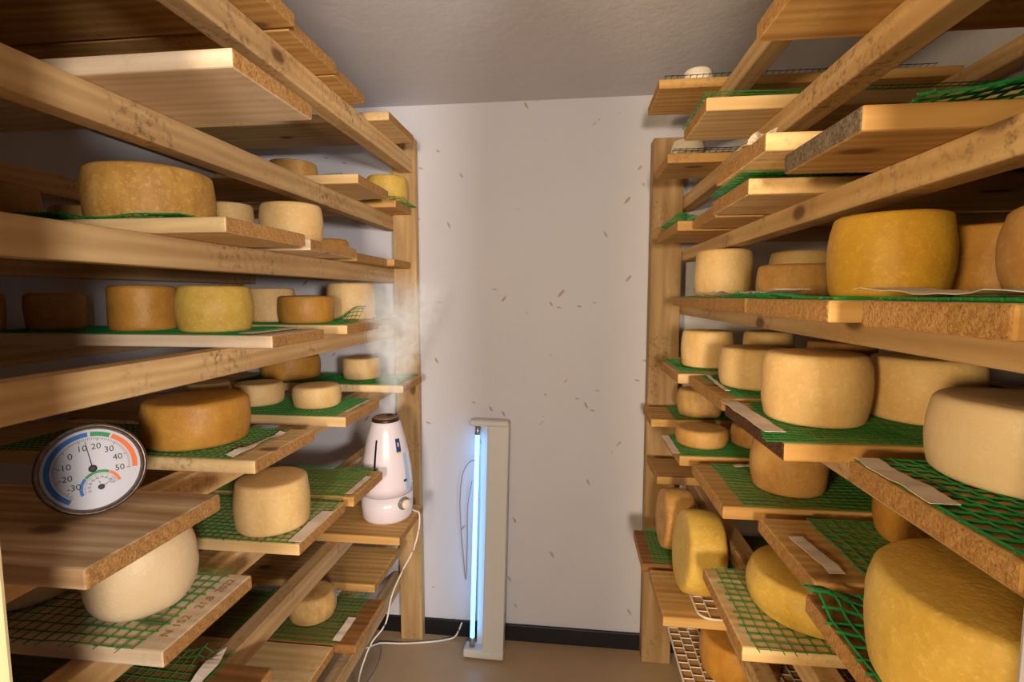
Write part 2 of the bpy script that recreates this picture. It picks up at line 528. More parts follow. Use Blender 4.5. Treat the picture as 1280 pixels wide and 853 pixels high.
# ---------------------------------------------------------------- boards
T = 0.025
GB_L, GB_R = 'loose boards across the pale rack', 'loose boards across the honey rack'
def board(side, z, xe, y0, y1, label, mat='bd_l', end=None, xr=None, th=T, seed=0, rz=0.0):
    if side == 'L':
        x0, x1 = (xr if xr is not None else -1.30), xe
        em = M[end or 'end_l']
    else:
        x0, x1 = xe, (xr if xr is not None else 0.96)
        em = M[end or 'end_r']
    L, W = x1 - x0, y1 - y0
    bm = box_bm(L, W, th, 0.0035, 2)
    rnd = random.Random(seed + int(z * 1000) + int(y0 * 997))
    for v in bm.verts:                          # slightly uneven sawn edges
        nv = noise.noise(Vector((v.co.x * 3 + rnd.random() * 0, v.co.y * 5, z * 7 + y0 * 11)))
        if abs(v.co.x) > L / 2 - 0.01: v.co.x += nv * 0.003
        if abs(v.co.y) > W / 2 - 0.01: v.co.y += nv * 0.0015
    bm.normal_update()
    for f in bm.faces:
        if abs(f.normal.x) > 0.85: f.material_index = 1
    o = obj('shelf_board', bm, [M[mat], em], None, ((x0 + x1) / 2, (y0 + y1) / 2, z + th / 2), (0, 0, rz))
    return tag(o, label, 'board', GB_L if side == 'L' else GB_R)

LB = [
 (1.90, -.53, .40, .70, 'pine board on the topmost pale rail, end under the ceiling closest to the doorway', 'bd_m'),
 (1.90, -.53, .715, .972, 'second board from the doorway on the topmost pale rail', 'bd_m'),
 (1.90, -.548, .98, 1.178, 'third board from the doorway on the topmost pale rail', 'bd_m'),
 (1.90, -.556, 1.187, 1.37, 'fourth board from the doorway on the topmost pale rail', 'bd_m'),
 (1.90, -.535, 1.49, 1.725, 'short-faced board on the topmost pale rail beside the back wall', 'bd_l'),
 (1.69, -.446, .655, .865, 'broad empty board with a knotted, brightly lit underside, jutting far into the aisle', 'bd_w'),
 (1.69, -.572, 1.346, 1.577, 'board under a low cheese with green net, above the cream cheese', 'bd_l'),
 (1.69, -.60, 1.72, 1.897, 'brown board by the back wall carrying a tall yellow cheese on green net', 'bd_m'),
 (1.49, -.545, .765, 1.01, 'board under the broad golden wheel and its green net', 'bd_l'),
 (1.49, -.577, 1.09, 1.335, 'pale board under the smooth cream cheese', 'bd_w'),
 (1.49, -.628, 1.45, 1.70, 'brown board with a small orange cheese far back', 'bd_m'),
 (1.49, -.608, 1.715, 1.897, 'short empty board end touching the post by the back wall', 'bd_m'),
 (1.285, -.59, .95, 1.165, 'pale board with a row of four cheeses on green net', 'bd_w'),
 (1.285, -.60, 1.315, 1.54, 'board carrying a low orange-tan cheese with a folded green net', 'bd_l'),
 (1.285, -.655, 1.555, 1.77, 'board end behind the folded green net, hidden in steam', 'bd_l'),
 (1.07, -.518, .472, .685, 'weathered coarse-grained board on which the round thermometer stands', 'bd_g'),
 (1.07, -.56, .832, 1.05, 'board under the large orange wheel with a paper strip', 'bd_l'),
 (1.07, -.542, 1.165, 1.385, 'board carrying two low cream cheeses on green net', 'bd_l'),
 (1.07, -.548, 1.605, 1.82, 'board in the steam with one small tan cheese on green net', 'bd_l'),
 (.865, -.565, .617, .818, 'pale board with pencil writing under the big ivory cheese', 'bd_w'),
 (.865, -.542, .934, 1.15, 'board under the tall barrel-shaped cream cheese', 'bd_l'),
 (.865, -.533, 1.178, 1.371, 'board with empty green net in front of the humidifier', 'bd_m'),
 (.665, -.555, .62, .85, 'brown board with green net and twisted paper strip below the ivory cheese', 'bd_d'),
 (.665, -.490, 1.379, 1.62, 'brown board on which the humidifier stands', 'bd_m'),
 (.46, -.603, .97, 1.188, 'plain smooth empty board just below the low rail', 'bd_l'),
 (.46, -.55, 1.195, 1.40, 'board with one small mottled cheese on green net near the floor', 'bd_d'),
 (.46, -.605, 1.468, 1.706, 'empty board under the humidifier board', 'bd_m'),
 (.26, -.585, .98, 1.22, 'lowest board near the floor under the plain smooth board', 'bd_m'),
]
for i, (z, xe, y0, y1, lab, mt) in enumerate(LB):
    b = board('L', z, xe, y0, y1, lab, mt, seed=i)
    if 'pencil' in lab: PENCIL_BOARD = b
RB = [
 (1.735, .247, .56, .77, 'board with broad bright underside high up by the doorway', 'bd_m', None),
 (1.935, .222, 1.445, 1.652, 'topmost board by the back wall with black net on it', 'bd_m', None),
 (1.735, .245, 1.03, 1.223, 'board with green net and paper strip hanging at its end under the top rail', 'bd_l', None),
 (1.735, .243, 1.414, 1.605, 'board by the back wall carrying a white cheese on black net', 'bd_m', None),
 (1.548, .275, .545, .728, 'thick board with a grey mouldy end and loose green net standing up', 'bd_m', 'end_g'),
 (1.548, .272, .858, 1.067, 'clean board directly below the slanted loose board', 'bd_l', None),
 (1.548, .285, 1.095, 1.272, 'empty board between the clean board and the back-wall board', 'bd_m', None),
 (1.548, .257, 1.32, 1.62, 'brown board at the back post with a scrap of green net', 'bd_m', None),
 (1.36, .28, .362, .535, 'orange-lit board end beside the doorway under the tall tan cheese', 'bd_m', None),
 (1.36, .28, .60, .872, 'board with ringed end grain under the bright yellow wheel', 'bd_m', None),
 (1.36, .29, .91, 1.10, 'board at eye level next to the yellow wheel, paper lying on it', 'bd_m', None),
 (1.36, .295, 1.11, 1.292, 'board at eye level under the low tan cheese', 'bd_m', None),
 (1.36, .30, 1.31, 1.60, 'board at eye level under the smooth cream cheese by the back post', 'bd_m', None),
 (1.17, .328, .40, .637, 'rough-ended board with wide green net under the big pale cheese by the doorway', 'bd_m', None),
 (1.17, .28, .70, .965, 'board under the barrel cream cheese, dark bark on its end', 'bd_m', 'end_b'),
 (1.17, .285, 1.0, 1.28, 'board under the waxy cream cheese, net edge dangling', 'bd_m', None),
 (1.17, .265, 1.306, 1.54, 'board by the back post under a tall cream cheese', 'bd_l', None),
 (.98, .303, .40, .672, 'dark-edged board under the huge golden wheel by the doorway', 'bd_d', None),
 (.98, .325, .70, .905, 'wide board with a bare top and slanting paper strip', 'bd_m', None),
 (.98, .277, .946, 1.19, 'board with green net and a tan cheese below the barrel cheese', 'bd_m', None),
 (.98, .26, 1.24, 1.44, 'board with a flat disc cheese and paper strip', 'bd_m', None),
 (.98, .25, 1.61, 1.80, 'board at the back post under a yellow-spotted cheese', 'bd_m', None),
 (.80, .276, .815, 1.06, 'pale board with wide green net under the slanting gold wheel', 'bd_l', None),
 (.80, .269, 1.60, 1.79, 'empty board at the back post above the leaning cheeses', 'bd_m', None),
 (.61, .204, 1.42, 1.63, 'brown board with green net under the rear leaning cheese', 'bd_d', None),
 (.61, .219, 1.178, 1.39, 'board with a white wire rack under the front leaning cheese', 'bd_m', None),
 (.61, .40, .70, .93, 'board tucked deep under the gold wheel board', 'bd_m', None),
 (.42, .285, 1.09, 1.44, 'lowest board under the long white wire rack', 'bd_m', None),
]
for i, (z, xe, y0, y1, lab, mt, en) in enumerate(RB):
    board('R', z, xe, y0, y1, lab, mt, en, seed=100 + i)
board('R', 1.585, .255, .755, .985, 'loose pale board lying askew on top of another board', 'bd_l', None, seed=200, rz=0.02)

# pencil writing on the pale board
def text_mesh(body, size, extrude=0.0, align='CENTER'):
    cu = bpy.data.curves.new('text', 'FONT')
    cu.body = body
    cu.size = size
    cu.extrude = extrude
    cu.align_x = align
    cu.align_y = 'CENTER'
    cu.resolution_u = 3
    o = bpy.data.objects.new('text', cu)
    COL.objects.link(o)
    dg = bpy.context.evaluated_depsgraph_get()
    me = bpy.data.meshes.new_from_object(o.evaluated_get(dg))
    bpy.data.objects.remove(o)
    bpy.data.curves.remove(cu)
    return me
tm = text_mesh('N 152   21.8  2022', 0.020)
tm.materials.clear()
bx = PENCIL_BOARD.location
obj('handwriting', tm, M['pencil'], PENCIL_BOARD, (-.590 - bx.x, .722 - bx.y, T / 2 + 0.0008), (0, 0, PI / 2 - 0.02))

# ---------------------------------------------------------------- what lies on the nets
def zt(z): return z + T
GL, GR = 'cheeses on the pale rack', 'cheeses on the honey rack'
CH = [
 # pale rack
 ('low tan cheese on green net high on the pale rack', -.82, 1.46, 1.69, .07, .06, 'tan', .05),
 ('tall yellow cheese touching the post by the back wall', -.668, 1.822, 1.69, .071, .095, 'gold', .05),
 ('broad golden-brown wheel on bright green net', -.776, .885, 1.49, .103, .098, 'amber', .05),
 ('dim cheese behind the broad golden-brown wheel', -.97, 1.16, 1.49, .066, .10, 'tan', .05),
 ('cream cheese half hidden behind a board end next to the golden-brown wheel', -.84, 1.20, 1.49, .05, .098, 'cream', .05),
 ('smooth cream cheese with gently rounded top on the pale board', -.685, 1.205, 1.49, .073, .093, 'cream', .07),
 ('small orange cheese far behind the smooth cream cheese', -.775, 1.58, 1.49, .06, .05, 'orange', .04),
 ('dark tan cheese deep in the rack behind the golden-brown wheel', -1.135, .885, 1.49, .085, .088, 'tan', .05),
 ('low cheese in the shadow left of the golden-brown wheel', -.96, .93, 1.49, .06, .045, 'tan', .05),
 ('dim brown cheese at the dark rear end of the row of four', -1.272, .962, 1.285, .046, .083, 'tan', .05),
 ('shaded brown cheese with straight sides, second from the rear in the row of four', -1.19, 1.06, 1.285, .056, .083, 'tan', .03),
 ('golden cheese partly in shadow behind the bright yellow cheese', -.968, 1.06, 1.285, .067, .10, 'orange', .03),
 ('bright yellow cheese at the front of the row of four', -.785, 1.052, 1.285, .077, .099, 'gold', .12),
 ('dim cream cheese behind the low orange-tan cheese', -.90, 1.45, 1.285, .068, .10, 'cream', .05),
 ('low orange-tan cheese next to the folded green net', -.762, 1.40, 1.285, .076, .077, 'orange', .05),
 ('smooth cream cheese behind the folded green net', -.728, 1.63, 1.285, .078, .118, 'cream', .07),
 ('large flat orange wheel beside a rolled paper strip', -.757, .945, 1.07, .098, .088, 'orange', .06),
 ('low cream cheese half shaded behind another low cheese', -.845, 1.29, 1.07, .062, .058, 'cream', .05),
 ('low cream cheese with a clean edge near the board corner', -.675, 1.28, 1.07, .062, .056, 'cream', .06),
 ('large dim orange wheel deep under a rail', -1.0, 1.72, 1.07, .10, .08, 'orange', .05),
 ('small tan cheese in the steam by the back wall', -.745, 1.74, 1.07, .066, .074, 'cream', .05),
 ('pale low cheese in the dark behind the large flat orange wheel', -.98, 1.27, 1.07, .055, .06, 'cream', .05),
 ('tall barrel-shaped pale cream cheese on green net', -.645, 1.015, .865, .077, .106, 'cream', .07),
 ('big glossy ivory cheese bulging under the thermometer board', -.690, .721, .865, .079, .1215, 'ivory', .16),
 ('dim ivory cheese behind the big glossy ivory cheese', -.905, .725, .865, .085, .10, 'ivory', .12),
 ('small mottled cheese with a dimpled top near the floor', -.722, 1.305, .46, .065, .072, 'mottled', .14),
 # honey rack
 ('white cheese under black net on the topmost board', .345, 1.56, 1.935, .042, .06, 'chalk', .15),
 ('white cheese with black net by the back wall, one board lower', .315, 1.51, 1.735, .045, .055, 'chalk', .15),
 ('smooth straight-sided cream cheese by the back post at eye level', .39, 1.40, 1.36, .071, .12, 'cream', .08),
 ('low rough tan cheese half in shadow at eye level', .466, 1.15, 1.36, .075, .067, 'tan', .06),
 ('dim grey-tan cheese behind the low rough tan cheese', .575, 1.39, 1.36, .075, .113, 'cream', .12),
 ('bright yellow barrel wheel with a grainy rind', .410, .728, 1.36, .070, .106, 'yellow', .10),
 ('dark cheese in the shadow beside the yellow barrel wheel', 0.605, .815, 1.36, .085, .10, 'orange', .05),
 ('tall tan cheese cut off at the doorway side', .452, .472, 1.36, .085, .08, 'tan', .12),
 ('tall cream cheese by the back post on green net', .366, 1.44, 1.17, .067, .099, 'cream', .06),
 ('dim cream cheese behind the tall cream cheese', .525, 1.44, 1.17, .062, .098, 'cream', .05),
 ('waxy cream cheese with fine cracks between two larger cheeses', .390, 1.135, 1.17, .075, .084, 'cream', .10),
 ('barrel-shaped cream cheese with a rounded shoulder', .378, .842, 1.17, .077, .105, 'cream', .12),
 ('greenish-tan cheese in shadow behind the barrel-shaped cream cheese', .552, .868, 1.17, .077, .098, 'cream', .06),
 ('big pale pinkish cheese on the wide-meshed net by the doorway', .478, .580, 1.17, .088, .086, 'ivory', .06),
 ('dark cheese deep behind the waxy cream cheese', .560, 1.14, 1.17, .066, .098, 'tan', .05),
 ('yellow-spotted grey cheese at the back post', .413, 1.69, .98, .071, .083, 'mottled', .08),
 ('flat disc cheese with a sharp rim on fine green net', .337, 1.35, .98, .065, .044, 'tan', .05),
 ('low cheese hidden behind the flat disc cheese', .478, 1.36, .98, .066, .05, 'tan', .06),
 ('tan cheese on green net under the barrel cheese board', .432, 1.055, .98, .07, .10, 'tan', .10),
 ('dark orange cheese in the shadow behind the huge golden wheel', .575, .84, .98, .09, .08, 'orange', .06),
 ('huge golden wheel with a broad flat top by the doorway', .415, .510, .98, .115, .108, 'gold', .085),
 ('gold wheel with a broad flat top on the wide green net', .440, .943, .80, .112, .070, 'gold', .10),
 ('orange cheese on the long white wire rack near the floor', .425, 1.27, .42, .095, .095, 'orange', .10),
]
STRIPS = [
 ('rolled white paper strip beside the large orange wheel', (-.612, .838), (-.606, 1.0), .016, zt(1.07), .003, 1, .3),
 ('stained paper strip in front of the tall barrel-shaped cheese', (-.554, .937), (-.556, 1.085), .027, zt(.865), .002, 2),
 ('grey paper strip on the empty net in front of the humidifier', (-.553, 1.19), (-.551, 1.315), .016, zt(.865), .002, 3),
 ('twisted paper strip on the brown board below the ivory cheese', (-.655, .70), (-.672, .875), .022, zt(.665), .004, 4, .5),
 ('pale paper strip near the small mottled cheese by the floor', (-.605, 1.205), (-.602, 1.30), .022, zt(.46), .003, 5),
 ('thin paper edge beside the two low cream cheeses', (-.562, 1.215), (-.562, 1.35), .008, zt(1.07), .002, 6),
 ('paper strip by the row of four cheeses', (-.652, .96), (-.648, 1.15), .032, zt(1.285), .002, 7),
 ('curled paper end poking out in the steam', (-.640, 1.598), (-.585, 1.655), .014, zt(1.285), .008, 8, .4),
 ('white speckled paper strip beside the barrel cream cheese', (.286, .745), (.284, .955), .029, zt(1.17), .002, 9),
 ('wide pink-white paper strip on the wide-meshed net', (.340, .495), (.343, .628), .026, zt(1.17), .003, 10),
 ('white paper strip next to the flat disc cheese', (.254, 1.248), (.256, 1.41), .018, zt(.98), .002, 11),
 ('slanting translucent paper strip on the bare board top', (.368, .722), (.356, .828), .022, zt(.98), .002, 12),
 ('thin white paper edge beside the waxy cream cheese', (.306, 1.04), (.322, 1.25), .009, zt(1.17), .004, 13),
 ('crumpled white paper under the smooth cream cheese at eye level', (.315, 1.10), (.315, 1.32), .02, zt(1.36), .006, 14, .3),
 ('white paper sheet edge beside the bright yellow wheel', (.330, .812), (.335, 1.02), .05, zt(1.36), .010, 15),
 ('white paper sheet edge at the doorway below the tall tan cheese', (.335, .37), (.335, .60), .06, zt(1.36), .008, 16),
 ('paper strip at the board end under the top honey rail', (.25, 1.06), (.25, 1.215), .010, zt(1.735), .004, 17),
 ('torn paper corner on the loose askew board', (.275, .775), (.262, .86), .02, 1.61, .004, 18, .5),
 ('small white paper roll near the tan cheese below the barrel cheese', (.365, 1.172), (.42, 1.176), .014, zt(.98), .003, 19),
]
def pressed(x, y, z):
    """0 where a cheese or paper holds a net flat on its board, 1 where the net is free."""
    f = 1.0
    for c in CH:
        if abs(zt(c[3]) - z) < .02:
            f = min(f, ss(c[4] + .006, c[4] + .035, math.hypot(x - c[1], y - c[2])))
    if abs(zt(.61) - z) < .02:
        f = min(f, max(ss(.05, .08, abs(x - .312)), ss(.06, .10, abs(y - 1.515))))
    for st_ in STRIPS:
        if abs(st_[4] - z) < .02:
            p0, p1 = Vector(st_[1]), Vector(st_[2]); d = p1 - p0; L = d.length; d /= L
            q = Vector((x, y)) - p0; u = q.dot(d); v = abs(q.x * d.y - q.y * d.x)
            f = min(f, max(ss(st_[3] * .6, st_[3] * .6 + .02, v), ss(0, .02, max(-u, u - L) - .004)))
    return f
def ss(a, b, x):
    t = max(0, min(1, (x - a) / (b - a)))
    return t * t * (3 - 2 * t)

# ---------------------------------------------------------------- nets
def net(name, label, x0, x1, y0, y1, z, cell, mat='net_g', r=0.0009, lift=None, amp=0.0025, seed=0, group=None, skew=0.0, cell_y=None, over=0.004):
    rnd = random.Random(seed)
    cx, cy = (x0 + x1) / 2, (y0 + y1) / 2
    cell_y = cell_y or cell
    def P(x, y):
        n = noise.noise(Vector((x * 9 + seed, y * 9, seed * 1.3)))
        n2 = noise.noise(Vector((x * 17, y * 17 + seed, 5.1)))
        f = pressed(x, y, z)
        zz = z + r + 0.0002 + abs(n) * amp * f
        if lift: zz += lift(x, y) * f
        return (x + n2 * 0.0022 + skew * (y - cy) - cx, y + n * 0.0022 - cy, zz - z)
    bm = bmesh.new()
    nx = max(2, int(round((x1 - x0) / cell)))
    ny = max(2, int(round((y1 - y0) / cell_y)))
    for i in range(nx + 1):
        x = x0 + (x1 - x0) * i / nx
        e0, e1 = rnd.uniform(0, over), rnd.uniform(0, over)
        m = max(6, ny + 1)
        pts = [P(x, y0 - e0 + (y1 - y0 + e0 + e1) * k / m) for k in range(m + 1)]
        tube(bm, pts, r, 4)
    for j in range(ny + 1):
        y = y0 + (y1 - y0) * j / ny
        e0, e1 = rnd.uniform(0, over), rnd.uniform(0, over)
        m = max(6, nx)
        pts = [P(x0 - e0 + (x1 - x0 + e0 + e1) * k / m, y) for k in range(m + 1)]
        tube(bm, pts, r, 4)
    bmesh.ops.recalc_face_normals(bm, faces=list(bm.faces))
    o = obj(name, bm, M[mat], None, (cx, cy, z))
    return tag(o, label, 'net', group)

# pale rack
net('plastic_net', 'green net under the low cheese high on the pale rack', -1.1, -.63, 1.37, 1.55, zt(1.69), .016, 'net_g', lift=lambda x, y: .006 * ss(-.75, -.63, x), seed=1)
net('plastic_net', 'green net drooping past a board end beside the tall yellow cheese', -.95, -.578, 1.73, 1.893, zt(1.69), .016, 'net_g', lift=lambda x, y: .012 * ss(-.72, -.62, x) - .014 * ss(-.625, -.58, x) * ss(1.70, 1.8, y), seed=2)
net('plastic_net', 'bright green net under the broad golden wheel', -1.25, -.63, .77, .995, zt(1.49), .014, 'net_g', lift=lambda x, y: .006 * ss(-.64, -.8, x) + .004, seed=3, r=.0014)
net('plastic_net', 'green net under the smooth cream cheese', -1.0, -.615, 1.11, 1.32, zt(1.49), .015, 'net_g', seed=4)
net('plastic_net', 'scrap of green net next to the small orange cheese', -1.0, -.68, 1.47, 1.68, zt(1.49), .016, 'net_g', seed=5, lift=lambda x, y: .004)
net('plastic_net', 'dense green net below the row of four cheeses', -1.27, -.655, .957, 1.155, zt(1.285), .012, 'net_g', seed=6, r=.0013, amp=.004)
net('plastic_net', 'folded green net curling up beside the low orange-tan cheese', -1.0, -.64, 1.325, 1.53, zt(1.285), .013, 'net_g', seed=7, lift=lambda x, y: .045 * ss(1.46, 1.535, y) * ss(-.74, -.66, x))
net('plastic_net', 'green net under the large orange wheel', -1.1, -.615, .84, 1.04, zt(1.07), .014, 'net_g', seed=8)
net('plastic_net', 'green net under the two low cream cheeses', -1.1, -.575, 1.17, 1.38, zt(1.07), .014, 'net_g', seed=9)
net('plastic_net', 'green net on the board in the steam', -1.15, -.57, 1.61, 1.815, zt(1.07), .013, 'net_g', seed=10, amp=.006)
net('plastic_net', 'green net under the big ivory cheese', -1.2, -.612, .617, .826, zt(.865), .0185, 'net_g', seed=11, over=.012)
net('plastic_net', 'green net under the tall barrel-shaped cream cheese', -1.1, -.556, .937, 1.155, zt(.865), .0165, 'net_g', seed=12, over=.008)
net('plastic_net', 'empty green net on the board in front of the humidifier', -1.1, -.562, 1.182, 1.385, zt(.865), .0165, 'net_g', seed=13, amp=.004)
net('plastic_net', 'green net with one corner standing up below the ivory cheese', -1.1, -.655, .63, .87, zt(.665), .018, 'net_g', seed=14, lift=lambda x, y: .03 * ss(.82, .88, y) * ss(-.75, -.66, x), over=.012)
net('plastic_net', 'green net under the small mottled cheese near the floor', -1.15, -.60, 1.20, 1.415, zt(.46), .015, 'net_g', seed=15)
# honey rack
net('plastic_net', 'black net on the topmost board by the back wall', .24, .90, 1.452, 1.645, zt(1.935), .016, 'net_k', seed=21, lift=lambda x, y: .010 * ss(1.5, 1.43, y))
net('plastic_net', 'green net hanging over the end of a board under the top rail', .243, .85, 1.028, 1.22, zt(1.735), .014, 'net_g', seed=22, lift=lambda x, y: .004)
net('plastic_net', 'black net under the white cheese by the back wall', .262, .90, 1.418, 1.60, zt(1.735), .016, 'net_k', seed=23, lift=lambda x, y: .010 * ss(1.5, 1.43, y))
net('plastic_net', 'bright green net standing up from the mouldy-ended board', .335, .85, .548, .722, zt(1.548), .02, 'net_g', seed=24, r=.0015, lift=lambda x, y: .006 + .022 * ss(.33, .5, x) * ss(.72, .57, y), over=.012)
net('plastic_net', 'black net bunched up on the rear end of the boards', .60, .92, .56, .74, zt(1.548) + .008, .018, 'net_k', seed=25, lift=lambda x, y: .03 + .05 * ss(.58, .85, x) + .01 * math.sin(y * 60))
net('plastic_net', 'scrap of green net squeezed between two stacked boards', .266, .80, .862, 1.06, zt(1.548), .016, 'net_g', seed=26, amp=.004, lift=lambda x, y: .0085)
net('plastic_net', 'green net on the empty board near the back', .30, .80, 1.10, 1.268, zt(1.548), .016, 'net_g', seed=27)
net('plastic_net', 'green net flap on the brown board at the back post', .262, .80, 1.33, 1.61, zt(1.548), .016, 'net_g', seed=28, lift=lambda x, y: .018 * ss(.36, .26, x))
net('plastic_net', 'green net by the doorway under the tall tan cheese', .288, .85, .366, .53, zt(1.36), .013, 'net_g', seed=29, r=.0014, amp=.004)
net('plastic_net', 'green net beneath the bright yellow wheel', .288, .85, .605, .868, zt(1.36), .015, 'net_g', seed=30, r=.0014, lift=lambda x, y: .008 * ss(.36, .29, x) * ss(.70, .84, y), amp=.004)
net('plastic_net', 'green net with a lifted edge between the yellow wheel and the low tan cheese', .296, .85, .915, 1.285, zt(1.36), .015, 'net_g', seed=31, lift=lambda x, y: .020 * ss(.42, .30, x) * ss(1.08, .95, y), amp=.004)
net('plastic_net', 'green net under the smooth cream cheese by the back post', .306, .85, 1.315, 1.59, zt(1.36), .015, 'net_g', seed=32)
net('plastic_net', 'wide-meshed bright green net under the big pale cheese', .336, .90, .41, .635, zt(1.17), .0195, 'net_g', seed=33, r=.0016)
net('plastic_net', 'fine green net under the barrel cream cheese', .292, .90, .705, .96, zt(1.17), .013, 'net_g', seed=34, skew=.25)
net('plastic_net', 'green net under the waxy cream cheese', .315, .90, 1.005, 1.275, zt(1.17), .014, 'net_g', seed=35)
net('plastic_net', 'green net under the tall cream cheese by the back post', .272, .90, 1.31, 1.54, zt(1.17), .014, 'net_g', seed=36, lift=lambda x, y: .006)
net('plastic_net', 'crumpled green net under the huge golden wheel', .308, .90, .405, .668, zt(.98), .02, 'net_g', seed=37, r=.0018, lift=lambda x, y: .016 * ss(.36, .31, x) * (.5 + .5 * math.sin(y * 70)), over=.012)
net('plastic_net', 'green net at the back of the board with the slanting paper strip', .405, .90, .71, .902, zt(.98), .0185, 'net_g', seed=38, r=.0013)
net('plastic_net', 'green net under the tan cheese below the barrel cheese', .318, .90, .952, 1.185, zt(.98), .0165, 'net_g', seed=39)
net('plastic_net', 'fine green net under the flat disc cheese', .268, .90, 1.245, 1.435, zt(.98), .0125, 'net_g', seed=40)
net('plastic_net', 'green net under the yellow-spotted cheese', .325, .90, 1.615, 1.795, zt(.98), .014, 'net_g', seed=41)
net('plastic_net', 'wide green net under the slanting gold wheel', .300, .90, .812, 1.055, zt(.80), .0185, 'net_g', seed=42, over=.012)
net('plastic_net', 'fine green net under the rear leaning cheese', .238, .80, 1.43, 1.64, zt(.61), .0135, 'net_g', seed=43)

# wire racks: two white coated grids
def wire_rack(label, x0, x1, y0, y1, z, dx, dy, stagger=True):
    cx, cy = (x0 + x1) / 2, (y0 + y1) / 2
    t = tag(empty('wire_rack', (cx, cy, z)), label, 'wire rack', 'white wire racks')
    bm = bmesh.new()
    rr = .03
    pts = []
    for qx, qy, a0 in ((x1 - rr, y1 - rr, 0), (x0 + rr, y1 - rr, PI / 2), (x0 + rr, y0 + rr, PI), (x1 - rr, y0 + rr, 1.5 * PI)):
        for k in range(7):
            a = a0 + k * PI / 12
            pts.append((qx + rr * math.cos(a) - cx, qy + rr * math.sin(a) - cy, .004))
    tube(bm, pts, .0026, 6, closed=True)
    obj('frame', bm, M['wire'], t)
    x = x0 + dx
    while x < x1 - .01:
        bm = bmesh.new(); tube(bm, [(x - cx, y0 - cy, .004), (x - cx, y1 - cy, .004)], .0017, 5)
        obj('long_wire', bm, M['wire'], t)
        x += dx
    y, j = y0 + dy, 0
    bm = bmesh.new()
    nx = int((x1 - x0) / dx)
    while y < y1 - .01:
        for i in range(nx):
            off = dy / 2 if (i % 2 and stagger) else 0
            if y + off < y1 - .005:
                tube(bm, [(x0 + dx * i - cx, y + off - cy, .004), (x0 + dx * (i + 1) - cx, y + off - cy, .004)], .0015, 5)
        y += dy
    obj('cross_wires', bm, M['wire'], t)
    return t
wire_rack('white wire rack with rounded corners under the front leaning cheese', .303, .80, 1.175, 1.40, zt(.61), .026, .03)
wire_rack('long white wire rack on the lowest board near the floor', .280, .80, 1.085, 1.435, zt(.42), .027, .028)

# ---------------------------------------------------------------- paper strips
def strip(label, p0, p1, width, z, wav=.002, seed=0, twist=0.0):
    p0, p1 = Vector((*p0, 0)), Vector((*p1, 0))
    d = (p1 - p0); L = d.length; d.normalize()
    n = Vector((-d.y, d.x, 0))
    mid = (p0 + p1) / 2
    bm = bmesh.new()
    rows = []
    N = 14
    for k in range(N + 1):
        s = k / N
        c = p0 + d * (L * s) - mid
        wv = wav * (1 + noise.noise(Vector((s * 5, seed * 3.3, 0.5)))) * .9
        ww = width * (.5 - twist * .35 * abs(math.sin(s * 7 + seed)))
        jit = noise.noise(Vector((s * 7, seed * 1.7, 3.0))) * width * .08
        tz = twist * width * .5 * math.sin(s * 6 + seed)
        rows.append([bm.verts.new(c + n * (q * ww + jit) + Vector((0, 0, wv + q * tz + abs(tz) + h))) for q, h in ((-1, 0), (1, 0), (1, .0007), (-1, .0007))])
    for a, b in zip(rows[:-1], rows[1:]):
        for i in range(4):
            bm.faces.new((a[i], a[(i + 1) % 4], b[(i + 1) % 4], b[i]))
    bm.faces.new(rows[0]); bm.faces.new(list(reversed(rows[-1])))
    bmesh.ops.recalc_face_normals(bm, faces=list(bm.faces))
    o = obj('paper_strip', bm, M['paper'], None, (mid.x, mid.y, z + .0018), smooth=False)
    return tag(o, label, 'paper strip', 'paper strips marking the cheeses')
for a in STRIPS: strip(*a)

# ---------------------------------------------------------------- cheeses
def cheese_obj(label, x, y, z, r, h, mat, bulge=.08, edge=.0095, group=None, rot=(0, 0, 0), centre=False, seed=0):
    prof = []
    zo = -h / 2 if centre else 0
    e = min(edge, h * .3)
    bulge = bulge * .6 if edge < .03 else bulge
    prof.append((r * .30, 0)); prof.append((r * .62, 0))
    rb = r * (1 - bulge)
    for k in range(5):
        a = -PI / 2 + k * PI / 8
        prof.append((rb - e + e * math.cos(a), e + e * math.sin(a)))
    for k in range(1, 8):
        s = k / 8
        prof.append((rb + r * bulge * math.sin(PI * s) ** .8, e + (h - 2 * e) * s))
    for k in range(5):
        a = k * PI / 8
        prof.append((rb - e + e * math.cos(a), h - e + e * math.sin(a)))
    prof.append((r * .62, h + .0006)); prof.append((r * .30, h + .0008))
    if edge >= .03:                              # soft pillow-like wheel
        prof = [(r * .25, 0), (r * .55, .0004)]
        for k in range(1, 20):
            q = 1 - 2 * k / 20
            prof.append((r * (.66 + .34 * (1 - abs(q) ** 2.6) ** .62), h * (.5 - .5 * math.copysign(abs(q) ** .92, q))))
        prof += [(r * .55, h), (r * .25, h + .0008)]
    prof = [(a, b + zo) for a, b in prof]
    bm = lathe(prof, 56)
    for v in bm.verts:
        d = noise.noise(Vector((v.co.x * 14 + seed, v.co.y * 14, v.co.z * 14 + seed)))
        d2 = noise.noise(Vector((v.co.x * 45 + seed, v.co.y * 45, v.co.z * 45)))
        k = .0022 * d + .0006 * d2
        if v.co.z - zo > .004:
            v.co += Vector((v.co.x, v.co.y, 0)).normalized() * k * 1.3 if abs(v.co.z - zo - h) > e * .5 else Vector((0, 0, k * .6))
    o = obj('cheese_wheel', bm, M[mat], None, (x, y, z + .0018), rot, smooth=True)
    return tag(o, label, 'cheese', group)

for i, (lab, x, y, z, r, h, mt, bu) in enumerate(CH):
    cheese_obj(lab, x, y, zt(z) + (.0036 if z == .42 else 0), r, h, mt, bu, .034 if mt == 'ivory' and x < 0 else .0095, group=GL if x < 0 else GR, seed=i * 3.7)
